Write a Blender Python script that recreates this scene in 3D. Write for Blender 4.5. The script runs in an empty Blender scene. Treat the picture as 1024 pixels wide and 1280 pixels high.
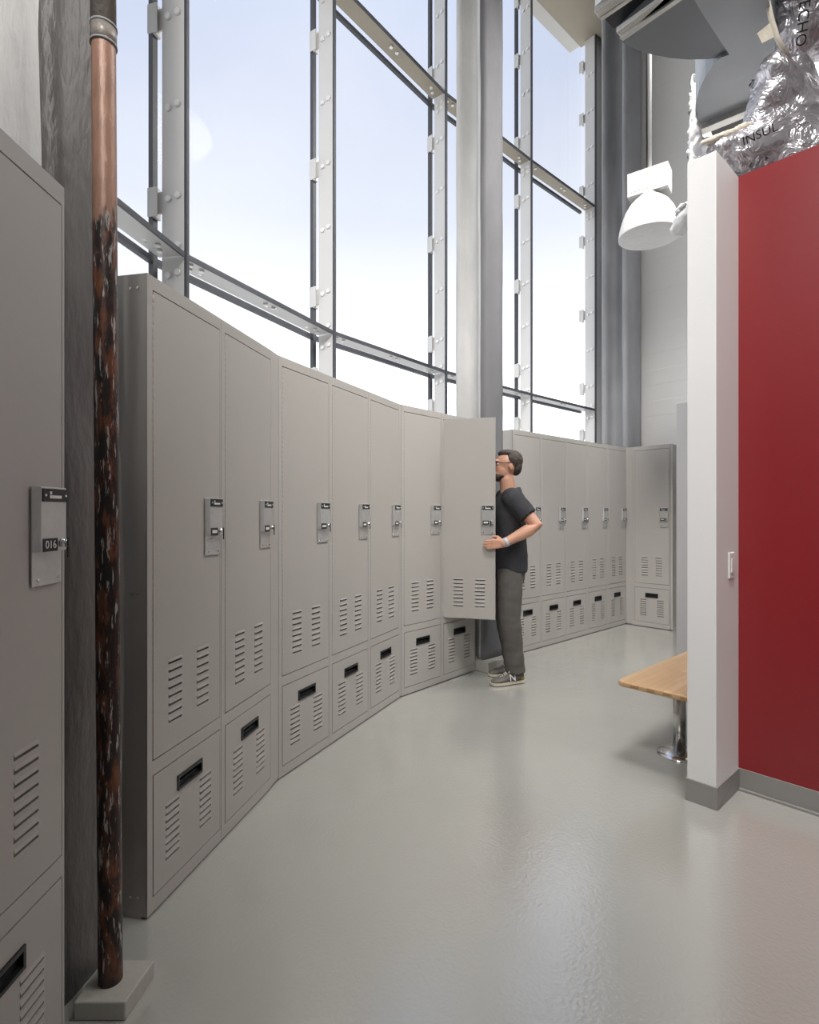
import bpy, bmesh, math, random
from mathutils import Vector, Matrix, noise
random.seed(7)
sc = bpy.context.scene
COL = sc.collection
PI = math.pi
F = 700.0; HOR = 641.4; EYE = 1.35          # lens and eye height worked out from the lockers
A42 = math.radians(42.5)
UX, UY = math.cos(A42), math.sin(A42)       # u runs along the far locker row, w runs into the room
def P(u, w, z=0.0):
    return Vector((u*UX + w*UY, u*UY - w*UX, z))
def pz(x, y, z):
    Y = (z-EYE)*F/(HOR-y); return Vector(((x-512)/F*Y, Y, z))
def pd(x, y, Y):
    return Vector(((x-512)/F*Y, Y, EYE+(HOR-y)/F*Y))
RU = A42

# ------------------------------------------------------------------ materials
def mat(name, col, rough=0.5, metal=0.0, bump=0.0, bscale=60.0, var=0.0, vscale=3.0, spec=0.5, coat=0.0, stretch=None, bdist=0.01):
    m = bpy.data.materials.new(name); m.use_nodes = True
    nt = m.node_tree; b = nt.nodes['Principled BSDF']
    b.inputs['Base Color'].default_value = (*col, 1); b.inputs['Roughness'].default_value = rough
    b.inputs['Metallic'].default_value = metal; b.inputs['Specular IOR Level'].default_value = spec
    b.inputs['Coat Weight'].default_value = coat
    tc = nt.nodes.new('ShaderNodeTexCoord'); mp = nt.nodes.new('ShaderNodeMapping')
    nt.links.new(tc.outputs['Object'], mp.inputs['Vector'])
    if stretch: mp.inputs['Scale'].default_value = stretch
    if var > 0:
        n = nt.nodes.new('ShaderNodeTexNoise'); n.inputs['Scale'].default_value = vscale; n.inputs['Detail'].default_value = 5
        nt.links.new(mp.outputs[0], n.inputs['Vector'])
        r = nt.nodes.new('ShaderNodeValToRGB')
        r.color_ramp.elements[0].position = 0.3; r.color_ramp.elements[1].position = 0.7
        r.color_ramp.elements[0].color = (*[c*(1-var) for c in col], 1)
        r.color_ramp.elements[1].color = (*[min(1, c*(1+var)) for c in col], 1)
        nt.links.new(n.outputs['Fac'], r.inputs['Fac']); nt.links.new(r.outputs[0], b.inputs['Base Color'])
    if bump > 0:
        n2 = nt.nodes.new('ShaderNodeTexNoise'); n2.inputs['Scale'].default_value = bscale; n2.inputs['Detail'].default_value = 4
        nt.links.new(mp.outputs[0], n2.inputs['Vector'])
        bp = nt.nodes.new('ShaderNodeBump'); bp.inputs['Strength'].default_value = bump; bp.inputs['Distance'].default_value = bdist
        nt.links.new(n2.outputs['Fac'], bp.inputs['Height']); nt.links.new(bp.outputs[0], b.inputs['Normal'])
    return m

M = {}
M['locker'] = mat('locker_paint', (.405, .385, .362), .38, 0, .03, 400, .02, 2)
M['locker_in'] = mat('locker_inside', (.16, .155, .15), .6, 0, 0, 1, .05, 3)
M['black'] = mat('black_plastic_and_gap_shade', (.012, .012, .014), .4, 0, 0, 1, .1, 30)
M['white_ink'] = mat('white_ink', (.75, .75, .73), .5, 0, 0, 1, .02, 30)
M['plate'] = mat('satin_metal', (.60, .60, .59), .34, .65, .02, 200, .06, 40)
M['chrome'] = mat('chrome', (.75, .75, .76), .16, 1, 0, 1, .03, 10)
M['steel'] = mat('brushed_steel', (.62, .61, .59), .25, 1, .03, 120, .05, 20, stretch=(1, 1, .05))
M['frame'] = mat('painted_steel_frame', (.66, .655, .645), .38, .1, .02, 90, .03, 3)
M['gasket_and_edge'] = mat('dark_gasket_and_edge_shade', (.055, .058, .07), .5, 0, 0, 1, .1, 12)
M['bolt'] = mat('bolt_steel', (.80, .80, .80), .3, .25, 0, 1, .04, 20)
M['beam'] = mat('beige_beam', (.35, .31, .245), .5, .1, .03, 40, .05, 3)
M['plaster'] = mat('rough_plaster', (.60, .595, .585), .8, 0, .6, 26, .10, 5, stretch=(1, 1, .35), bdist=.012)
M['plaster_dark'] = mat('dark_face_plaster', (.115, .107, .102), .5, 0, .6, 40, .28, 5, stretch=(1, 1, .35), bdist=.012)  # darker tone for the room face of the left column
M['plaster_grey'] = mat('grey_fireproofing', (.29, .295, .31), .75, 0, .3, 22, .12, 4, stretch=(1, 1, .5), bdist=.01)
M['white'] = mat('white_wall_paint', (.74, .735, .735), .5, 0, .05, 140, .015, 2)
M['red'] = mat('red_wall_paint', (.235, .016, .020), .33, 0, .05, 160, .03, 1.5)
M['base'] = mat('grey_vinyl_base', (.25, .24, .23), .4, 0, 0, 1, .04, 6)
M['grey_wall'] = mat('grey_partition_paint', (.47, .465, .475), .42, 0, .03, 90, .02, 2)
M['plaster_shade'] = mat('shaded_column_face', (.165, .165, .175), .8, 0, .3, 22, .12, 4, stretch=(1, 1, .5), bdist=.01)  # darker copy of the fireproofing, with the face's shade put into the colour
M['ceil'] = mat('ceiling_paint', (.55, .54, .52), .8, 0, 0, 1, .05, 1)
M['duct'] = mat('duct_sheet_metal', (.17, .178, .19), .42, .35, .03, 30, .05, 3)
M['duct_lt'] = mat('bare_duct_sheet_metal', (.32, .335, .352), .36, .45, .03, 30, .05, 3)
M['galv'] = mat('galvanised_flange', (.60, .59, .56), .3, .8, .03, 60, .12, 14)
M['cream'] = mat('cream_insulation_edge', (.68, .63, .53), .8, 0, .4, 60, .1, 20)
M['fluff'] = mat('white_insulation_wrap', (.72, .72, .725), .7, 0, .5, 30, .04, 10)
M['lamp'] = mat('white_lamp_housing', (.46, .457, .447), .4, 0, 0, 1, .02, 8)
M['skin'] = mat('skin', (.56, .30, .205), .5, 0, .05, 200, .06, 14)
M['hair'] = mat('dark_hair', (.045, .032, .026), .6, 0, .8, 120, .3, 60, stretch=(1, 1, .2))
M['shirt'] = mat('charcoal_shirt', (.026, .026, .031), .85, 0, .25, 30, .1, 8)
M['trouser'] = mat('grey_trousers', (.085, .079, .072), .85, 0, .35, 22, .1, 9)
M['shoe'] = mat('grey_suede', (.13, .122, .112), .8, 0, .2, 120, .12, 30)
M['shoe_sole'] = mat('cream_sole', (.55, .50, .40), .6, 0, 0, 1, .05, 30)
M['lace'] = mat('cream_laces', (.62, .58, .52), .8, 0, 0, 1, .05, 60)
M['mustard'] = mat('mustard_heel_patch', (.30, .24, .03), .7, 0, 0, 1, .05, 30)
M['band'] = mat('pale_grey_band', (.48, .50, .54), .5, 0, 0, 1, .05, 30)
M['glasses'] = mat('dark_red_glasses', (.06, .012, .014), .3, 0, 0, 1, .05, 30)
M['eye'] = mat('eye_white', (.7, .68, .66), .25, 0, 0, 1, .02, 30)
M['slab'] = mat('painted_concrete', (.42, .41, .37), .4, 0, .25, 40, .06, 8)
M['dark_wall'] = mat('dim_wall_paint', (.45, .44, .43), .6, 0, .03, 40, .03, 2)

# floor: glossy epoxy with an orange-peel skin
def floor_mat():
    m = mat('epoxy_floor', (.385, .385, .358), .13, 0, 0, 1, .035, 1.3, spec=.8, coat=1.0)
    nt = m.node_tree; b = nt.nodes['Principled BSDF']
    tc = nt.nodes.new('ShaderNodeTexCoord')
    n = nt.nodes.new('ShaderNodeTexNoise'); n.inputs['Scale'].default_value = 75; n.inputs['Detail'].default_value = 2
    nt.links.new(tc.outputs['Object'], n.inputs['Vector'])
    n3 = nt.nodes.new('ShaderNodeTexNoise'); n3.inputs['Scale'].default_value = 6; n3.inputs['Detail'].default_value = 2
    nt.links.new(tc.outputs['Object'], n3.inputs['Vector'])
    ad = nt.nodes.new('ShaderNodeMath'); ad.operation = 'MULTIPLY_ADD'; ad.inputs[1].default_value = .9
    nt.links.new(n3.outputs['Fac'], ad.inputs[0]); nt.links.new(n.outputs['Fac'], ad.inputs[2])
    bp = nt.nodes.new('ShaderNodeBump'); bp.inputs['Strength'].default_value = .30; bp.inputs['Distance'].default_value = .004
    nt.links.new(ad.outputs[0], bp.inputs['Height']); nt.links.new(bp.outputs[0], b.inputs['Normal']); nt.links.new(bp.outputs[0], b.inputs['Coat Normal']); b.inputs['Coat Roughness'].default_value = .05; b.inputs['Coat IOR'].default_value = 2.0
    n2 = nt.nodes.new('ShaderNodeTexNoise'); n2.inputs['Scale'].default_value = 2.2; n2.inputs['Detail'].default_value = 6
    nt.links.new(tc.outputs['Object'], n2.inputs['Vector'])
    mr = nt.nodes.new('ShaderNodeMapRange'); mr.inputs['To Min'].default_value = .07; mr.inputs['To Max'].default_value = .15
    nt.links.new(n2.outputs['Fac'], mr.inputs['Value']); nt.links.new(mr.outputs[0], b.inputs['Roughness'])
    return m
M['floor'] = floor_mat()

# block wall: painted white blocks with shallow joints
def block_mat():
    m = mat('painted_block_wall', (.68, .67, .655), .6, 0, 0, 1, .02, 1)
    nt = m.node_tree; b = nt.nodes['Principled BSDF']
    tc = nt.nodes.new('ShaderNodeTexCoord'); mp = nt.nodes.new('ShaderNodeMapping')
    mp.inputs['Rotation'].default_value = (math.radians(90), 0, 0)
    nt.links.new(tc.outputs['Object'], mp.inputs['Vector'])
    br = nt.nodes.new('ShaderNodeTexBrick'); br.inputs['Scale'].default_value = 1
    br.inputs['Brick Width'].default_value = .40; br.inputs['Row Height'].default_value = .20
    br.inputs['Mortar Size'].default_value = .005; br.inputs['Mortar Smooth'].default_value = .6
    nt.links.new(mp.outputs[0], br.inputs['Vector'])
    bp = nt.nodes.new('ShaderNodeBump'); bp.invert = True; bp.inputs['Strength'].default_value = .5; bp.inputs['Distance'].default_value = .004
    nt.links.new(br.outputs['Fac'], bp.inputs['Height']); nt.links.new(bp.outputs[0], b.inputs['Normal'])
    return m
M['block'] = block_mat()

def glass_mat():
    m = bpy.data.materials.new('window_glass'); m.use_nodes = True; nt = m.node_tree
    nt.nodes.remove(nt.nodes['Principled BSDF']); out = nt.nodes['Material Output']
    t = nt.nodes.new('ShaderNodeBsdfTransparent'); t.inputs[0].default_value = (.97, .985, 1, 1)
    g = nt.nodes.new('ShaderNodeBsdfGlossy'); g.inputs['Roughness'].default_value = .02
    fr = nt.nodes.new('ShaderNodeFresnel'); fr.inputs[0].default_value = 1.45
    ml = nt.nodes.new('ShaderNodeMath'); ml.operation = 'MULTIPLY'; ml.inputs[1].default_value = .06
    mx = nt.nodes.new('ShaderNodeMixShader')
    nt.links.new(fr.outputs[0], ml.inputs[0]); nt.links.new(ml.outputs[0], mx.inputs[0])
    nt.links.new(t.outputs[0], mx.inputs[1]); nt.links.new(g.outputs[0], mx.inputs[2]); nt.links.new(mx.outputs[0], out.inputs[0])
    return m
M['glass'] = glass_mat()

# peeling pipe paint: rust, soot and white flecks below, warm primer higher up
def pipe_mat():
    m = bpy.data.materials.new('peeling_pipe_paint'); m.use_nodes = True; nt = m.node_tree; b = nt.nodes['Principled BSDF']
    b.inputs['Roughness'].default_value = .42; b.inputs['Metallic'].default_value = .1
    tc = nt.nodes.new('ShaderNodeTexCoord')
    def nz(sx, sz, det, off):
        mp = nt.nodes.new('ShaderNodeMapping'); mp.inputs['Scale'].default_value = (sx, sx, sz); mp.inputs['Location'].default_value = (off, off, off)
        nt.links.new(tc.outputs['Object'], mp.inputs['Vector'])
        n = nt.nodes.new('ShaderNodeTexNoise'); n.inputs['Scale'].default_value = 1; n.inputs['Detail'].default_value = det; n.inputs['Roughness'].default_value = .65
        nt.links.new(mp.outputs[0], n.inputs['Vector']); return n.outputs['Fac']
    def ramp(src, stops):
        r = nt.nodes.new('ShaderNodeValToRGB'); e = r.color_ramp.elements
        e[0].position, e[0].color = stops[0][0], (*stops[0][1], 1); e[1].position, e[1].color = stops[1][0], (*stops[1][1], 1)
        for p_, c_ in stops[2:]:
            k = e.new(p_); k.color = (*c_, 1)
        nt.links.new(src, r.inputs['Fac']); return r.outputs[0]
    def mix(fac, a, c):
        x = nt.nodes.new('ShaderNodeMixRGB')
        nt.links.new(fac, x.inputs[0])
        for i, v in ((1, a), (2, c)):
            if isinstance(v, tuple): x.inputs[i].default_value = (*v, 1)
            else: nt.links.new(v, x.inputs[i])
        return x.outputs[0]
    lower = ramp(nz(40, 10, 6, 0), [(.40, (.010, .008, .008)), (.50, (.03, .012, .008)), (.57, (.12, .042, .020)), (.68, (.20, .066, .026))])
    fleck = ramp(nz(95, 13, 6, 3.7), [(.57, (0, 0, 0)), (.61, (1, 1, 1))])
    lower = mix(fleck, lower, (.40, .385, .36))
    upper = ramp(nz(30, 8, 6, 9), [(.35, (.27, .150, .105)), (.68, (.40, .225, .16))])
    fl2 = ramp(nz(110, 40, 3, 1.1), [(.68, (0, 0, 0)), (.71, (1, 1, 1))])
    upper = mix(fl2, upper, (.55, .53, .5))
    sep = nt.nodes.new('ShaderNodeSeparateXYZ'); nt.links.new(tc.outputs['Object'], sep.inputs[0])
    ad = nt.nodes.new('ShaderNodeMath'); ad.operation = 'MULTIPLY_ADD'; ad.inputs[1].default_value = .55
    nt.links.new(nz(20, 5, 4, 5), ad.inputs[0]); nt.links.new(sep.outputs['Z'], ad.inputs[2])
    h = nt.nodes.new('ShaderNodeMapRange'); h.inputs['From Min'].default_value = 2.36; h.inputs['From Max'].default_value = 2.42
    nt.links.new(ad.outputs[0], h.inputs['Value'])
    c = mix(h.outputs[0], lower, upper)
    nt.links.new(c, b.inputs['Base Color'])
    bp = nt.nodes.new('ShaderNodeBump'); bp.inputs['Strength'].default_value = .5; bp.inputs['Distance'].default_value = .004
    nt.links.new(nz(70, 25, 5, 2), bp.inputs['Height']); nt.links.new(bp.outputs[0], b.inputs['Normal'])
    return m
M['pipe'] = pipe_mat()
M['pipe_grey'] = mat('grey_pipe_paint', (.26, .235, .21), .4, .2, .3, 60, .2, 20)

def foil_mat():
    m = mat('crumpled_foil', (.54, .525, .56), .28, .72, 0, 1, .1, 12)
    nt = m.node_tree; b = nt.nodes['Principled BSDF']; tc = nt.nodes.new('ShaderNodeTexCoord')
    v = nt.nodes.new('ShaderNodeTexVoronoi'); v.inputs['Scale'].default_value = 6
    n = nt.nodes.new('ShaderNodeTexNoise'); n.inputs['Scale'].default_value = 5; n.inputs['Detail'].default_value = 3; n.inputs['Distortion'].default_value = 2.2
    nt.links.new(tc.outputs['Object'], n.inputs['Vector']); nt.links.new(n.outputs['Color'], v.inputs['Vector'])
    ad = nt.nodes.new('ShaderNodeMath'); ad.operation = 'MULTIPLY_ADD'; ad.inputs[1].default_value = .4
    nt.links.new(v.outputs['Distance'], ad.inputs[0]); nt.links.new(n.outputs['Fac'], ad.inputs[2])
    bp = nt.nodes.new('ShaderNodeBump'); bp.inputs['Strength'].default_value = .6; bp.inputs['Distance'].default_value = .035
    nt.links.new(ad.outputs[0], bp.inputs['Height']); nt.links.new(bp.outputs[0], b.inputs['Normal'])
    return m
M['foil'] = foil_mat()

def wood_mat():
    m = bpy.data.materials.new('maple_butcher_block'); m.use_nodes = True; nt = m.node_tree; b = nt.nodes['Principled BSDF']
    b.inputs['Roughness'].default_value = .32
    tc = nt.nodes.new('ShaderNodeTexCoord')
    br = nt.nodes.new('ShaderNodeTexBrick'); br.inputs['Scale'].default_value = 1
    br.inputs['Brick Width'].default_value = .42; br.inputs['Row Height'].default_value = .042; br.inputs['Mortar Size'].default_value = .0006
    br.inputs['Color1'].default_value = (.60, .40, .235, 1); br.inputs['Color2'].default_value = (.51, .325, .18, 1); br.inputs['Mortar'].default_value = (.34, .2, .1, 1)
    nt.links.new(tc.outputs['Object'], br.inputs['Vector'])
    mp = nt.nodes.new('ShaderNodeMapping'); mp.inputs['Scale'].default_value = (6, 70, 70); nt.links.new(tc.outputs['Object'], mp.inputs['Vector'])
    n = nt.nodes.new('ShaderNodeTexNoise'); n.inputs['Scale'].default_value = 1; n.inputs['Detail'].default_value = 5; nt.links.new(mp.outputs[0], n.inputs['Vector'])
    r = nt.nodes.new('ShaderNodeValToRGB'); r.color_ramp.elements[0].color = (.82, .80, .76, 1); r.color_ramp.elements[1].color = (1.05, 1.04, 1.02, 1)
    nt.links.new(n.outputs['Fac'], r.inputs[0])
    mx = nt.nodes.new('ShaderNodeMixRGB'); mx.blend_type = 'MULTIPLY'; mx.inputs[0].default_value = 1
    nt.links.new(br.outputs['Color'], mx.inputs[1]); nt.links.new(r.outputs[0], mx.inputs[2]); nt.links.new(mx.outputs[0], b.inputs['Base Color'])
    return m
M['wood'] = wood_mat()
M['wood_edge'] = mat('maple_edge', (.43, .25, .12), .35, 0, 0, 1, .15, 20)

# ------------------------------------------------------------------ mesh helpers
def quad(bm, a, b, c, d, mi=0):
    f = bm.faces.new([bm.verts.new(v) for v in (a, b, c, d)]); f.material_index = mi; return f
def box(bm, x0, x1, y0, y1, z0, z1, mi=0, mx=None):
    c = [Vector((x, y, z)) for z in (z0, z1) for y in (y0, y1) for x in (x0, x1)]
    if mx: c = [mx @ v for v in c]
    v = [bm.verts.new(p) for p in c]
    for f in ((0, 2, 3, 1), (4, 5, 7, 6), (0, 1, 5, 4), (2, 6, 7, 3), (0, 4, 6, 2), (1, 3, 7, 5)):
        bm.faces.new([v[i] for i in f]).material_index = mi
def rings(bm, rs, mi=0, cap=True, smooth=True):
    vs = [[bm.verts.new(p) for p in r] for r in rs]; n = len(vs[0])
    for a, b in zip(vs, vs[1:]):
        for i in range(n):
            f = bm.faces.new((a[i], a[(i+1) % n], b[(i+1) % n], b[i])); f.material_index = mi; f.smooth = smooth
    if cap:
        f = bm.faces.new(list(reversed(vs[0]))); f.material_index = mi
        f = bm.faces.new(vs[-1]); f.material_index = mi
def frame_of(d):
    d = d.normalized(); r = Vector((0, 0, 1)) if abs(d.z) < .9 else Vector((1, 0, 0))
    a = d.cross(r).normalized(); return a, d.cross(a).normalized()
def tube(bm, pts, rad, seg=12, mi=0, cap=True, flat=None):
    pts = [Vector(p) for p in pts]
    if not isinstance(rad, (list, tuple)): rad = [rad]*len(pts)
    rs = []; a0 = None
    for i, p in enumerate(pts):
        d = (pts[min(i+1, len(pts)-1)] - pts[max(i-1, 0)])
        a, b = frame_of(d)
        if a0 is not None:
            a = (a0 - d.normalized()*a0.dot(d.normalized())).normalized(); b = d.normalized().cross(a)
        a0 = a
        rs.append([p + (a*math.cos(2*PI*k/seg) + b*math.sin(2*PI*k/seg))*rad[i] for k in range(seg)])
    rings(bm, rs, mi, cap)
def limb(bm, pts, rad, seg=14, mi=0):
    """tube with rounded ends"""
    pts = [Vector(p) for p in pts]; d0 = (pts[0]-pts[1]).normalized(); d1 = (pts[-1]-pts[-2]).normalized()
    P_ = [pts[0]+d0*rad[0]*.9, pts[0]+d0*rad[0]*.55] + pts + [pts[-1]+d1*rad[-1]*.55, pts[-1]+d1*rad[-1]*.9]
    R_ = [rad[0]*.3, rad[0]*.8] + list(rad) + [rad[-1]*.8, rad[-1]*.3]
    tube(bm, P_, R_, seg, mi)
def ell(bm, c, r, mi=0, rot=None, u=20, v=12):
    mx = Matrix.Translation(Vector(c)) @ (rot or Matrix.Identity(4)) @ Matrix.Diagonal((*r, 1))
    g = bmesh.ops.create_uvsphere(bm, u_segments=u, v_segments=v, radius=1, matrix=mx)
    for vv in g['verts']:
        for f in vv.link_faces: f.material_index = mi; f.smooth = True
def cyl(bm, p0, p1, r, seg=16, mi=0, r1=None): tube(bm, [p0, p1], [r, r if r1 is None else r1], seg, mi)
def prism(bm, pts, vec, mi=0):
    pts = [Vector(p) for p in pts]; n = len(pts)
    a = [bm.verts.new(p) for p in pts]; b = [bm.verts.new(p+Vector(vec)) for p in pts]
    bm.faces.new(a).material_index = mi; bm.faces.new(list(reversed(b))).material_index = mi
    for i in range(n): bm.faces.new((a[i], b[i], b[(i+1) % n], a[(i+1) % n])).material_index = mi
def text_into(bm, s, size, mx, mi=0, ext=.0006):
    cu = bpy.data.curves.new('glyphs', 'FONT'); cu.body = s; cu.size = size; cu.extrude = ext; cu.align_x = 'CENTER'; cu.align_y = 'CENTER'; cu.resolution_u = 3
    o = bpy.data.objects.new('glyphs', cu); COL.objects.link(o)
    dg = bpy.context.evaluated_depsgraph_get(); me = bpy.data.meshes.new_from_object(o.evaluated_get(dg))
    bpy.data.objects.remove(o); bpy.data.curves.remove(cu)
    me.transform(mx); n0 = len(bm.faces); bm.from_mesh(me); bm.faces.ensure_lookup_table()
    for f in bm.faces[n0:]: f.material_index = mi
    bpy.data.meshes.remove(me)
def panel(bm, x0, x1, z0, z1, yf, yb, holes=(), mi=0, backholes=True):
    xs = sorted({x0, x1, *[h[0] for h in holes], *[h[1] for h in holes]}); zs = sorted({z0, z1, *[h[2] for h in holes], *[h[3] for h in holes]})
    def inh(x, z): return any(h[0] < x < h[1] and h[2] < z < h[3] for h in holes)
    for i in range(len(xs)-1):
        for j in range(len(zs)-1):
            xa, xb, za, zb = xs[i], xs[i+1], zs[j], zs[j+1]
            if inh((xa+xb)/2, (za+zb)/2): continue
            quad(bm, (xa, yf, za), (xb, yf, za), (xb, yf, zb), (xa, yf, zb), mi)
            quad(bm, (xa, yb, zb), (xb, yb, zb), (xb, yb, za), (xa, yb, za), mi)
    def rim(a, b, c, d, s):
        for p, q in (((a, c), (b, c)), ((b, c), (b, d)), ((b, d), (a, d)), ((a, d), (a, c))):
            quad(bm, (p[0], yf, p[1]), (p[0], yb, p[1]), (q[0], yb, q[1]), (q[0], yf, q[1]), mi)
    rim(x0, x1, z0, z1, 1)
    for h in holes: rim(*h, -1)
def mesh(name, bm, mats, merge=True):
    if merge: bmesh.ops.remove_doubles(bm, verts=bm.verts, dist=1e-5)
    bmesh.ops.recalc_face_normals(bm, faces=bm.faces)
    me = bpy.data.meshes.new(name); bm.to_mesh(me); bm.free()
    for m in (mats if isinstance(mats, (list, tuple)) else [mats]): me.materials.append(m)
    return me
def obj(name, bm, mats, parent=None, bevel=0, seg=2, loc=None, rotz=0, merge=True):
    o = bpy.data.objects.new(name, mesh(name, bm, mats, merge)); COL.objects.link(o)
    if parent: o.parent = parent
    if loc is not None: o.location = loc
    o.rotation_euler.z = rotz
    if bevel:
        b = o.modifiers.new('bevel', 'BEVEL'); b.width = bevel; b.segments = seg; b.limit_method = 'ANGLE'; b.angle_limit = math.radians(40)
    return o
def remesh(o, voxel, smooth=3, fac=.5):
    r = o.modifiers.new('r', 'REMESH'); r.mode = 'VOXEL'; r.voxel_size = voxel; r.use_smooth_shade = True
    s = o.modifiers.new('s', 'SMOOTH'); s.iterations = smooth; s.factor = fac
    dg = bpy.context.evaluated_depsgraph_get(); me = bpy.data.meshes.new_from_object(o.evaluated_get(dg))
    o.modifiers.clear(); old = o.data; o.data = me; bpy.data.meshes.remove(old)
    for p in me.polygons: p.use_smooth = True
    return o
def tag(o, label, cat, group=None):
    o['label'] = label; o['category'] = cat
    if group: o['group'] = group
    return o
def thing(name, label, cat, loc=(0, 0, 0), rotz=0, group=None):
    o = bpy.data.objects.new(name, None); COL.objects.link(o); o.location = loc; o.rotation_euler.z = rotz; o.empty_display_size = .1
    return tag(o, label, cat, group)
def struct(o): o['kind'] = 'structure'; return o
def copy_tree(o, parent=None):
    c = o.copy(); COL.objects.link(c); c.parent = parent
    for ch in [x for x in o.children]: copy_tree(ch, c)
    return c
bmn = bmesh.new
def parts(name, build, m, parent, locs):
    bm = bmn(); build(bm); me = mesh(name, bm, m); out = []
    for p in locs:
        o = bpy.data.objects.new(name, me); COL.objects.link(o); o.parent = parent; o.location = p; out.append(o)
    return out

# ------------------------------------------------------------------ the room shell (u, w frame)
def uw_obj(name, boxes, m, bevel=0):
    bm = bmn()
    for b in boxes: box(bm, *b)
    o = obj(name, bm, m, None, bevel); o.rotation_euler.z = RU; return struct(o)
# in this rotated frame local x = u and local y = -w
WIN = -3.93            # inner edge of the window fins on the straight side
CEIL = 8.3
def ub(u0, u1, w0, w1, z0, z1): return (u0, u1, -w1, -w0, z0, z1)
uw_obj('floor', [ub(-3.2, 7.5, -4.6, 3.7, -.12, 0)], M['floor'])
uw_obj('ceiling', [ub(-3.2, 7.5, -4.6, 3.7, CEIL, CEIL+.15)], M['ceil'])
uw_obj('wall_end', [ub(7.2, 7.4, -4.0, 3.6, 0, CEIL)], M['block'])
uw_obj('wall_back', [ub(-3.2, -3.0, -4.5, 3.6, 0, CEIL)], M['dark_wall'])
uw_obj('wall_right', [ub(-3.2, 7.4, 3.5, 3.7, 0, CEIL)], M['dark_wall'])
uw_obj('wall_inner', [ub(5.55, 7.2, -2.06, 3.5, 0, CEIL)], M['white'])
uw_obj('wall_divider', [ub(2.747, 5.55, -1.062, -.934, 0, 3.0)], M['white'], .004)
uw_obj('wall_red', [ub(3.043, 3.17, -.934, 3.5, 0, 3.0)], M['red'])
uw_obj('wall_partition', [ub(4.40, 4.46, -1.78, -1.062, 0, 2.19)], M['grey_wall'], .003)
bh = .104
uw_obj('baseboard_divider', [ub(2.741, 2.747, -1.068, -.928, 0, bh), ub(2.747, 3.037, -.934, -.928, 0, bh), ub(2.747, 5.5, -1.068, -1.062, 0, bh)], M['base'], .002)
uw_obj('baseboard_red', [ub(3.037, 3.043, -.934, 3.5, 0, bh), ub(3.022, 3.037, -.928, 3.5, 0, .012)], M['base'], .002)

# ------------------------------------------------------------------ curved window wall
FIN = [(-1.90, .05), (-1.475, 1.57), (-1.22, 3.05), (-.59, 4.35), (.357, 5.55), (1.433, 6.60), (2.519, 7.60)]
def rot90(v): return Vector((-v[1], v[0]))
segs = []
for a, b in zip(FIN, FIN[1:]):
    a, b = Vector(a), Vector(b); t = (b-a).normalized(); segs.append((a, b, t, rot90(t)))
finn = []
for i in range(len(FIN)):
    n = Vector((0, 0))
    if i > 0: n += segs[i-1][3]
    if i < len(segs): n += segs[i][3]
    finn.append(n.normalized())
finn[2] = Vector((-.965, .26)).normalized(); finn[4] = segs[4][3]; 
DF = .145; DG = .205; Z1 = 2.75; Z2 = 5.51; ZT = 7.9; ZB = 1.0
def seg_frame(a, t, n):
    return Matrix(((t.x, n.x, 0, a.x), (t.y, n.y, 0, a.y), (0, 0, 1, 0), (0, 0, 0, 1)))
bolt_z = [Z1+.05+0, Z1+.32, Z1+.82, Z1+1.32, Z1+1.82, Z1+2.32, Z1+2.68, Z2+.05, Z2+.32, Z2+.82, Z2+1.32, Z2+1.82, Z1-.10, Z1-.45, Z2-.14]
clamp_z = [2.42, 3.06, 4.07, 5.09, 5.78, 6.78, 7.5]
wins = []
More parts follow.
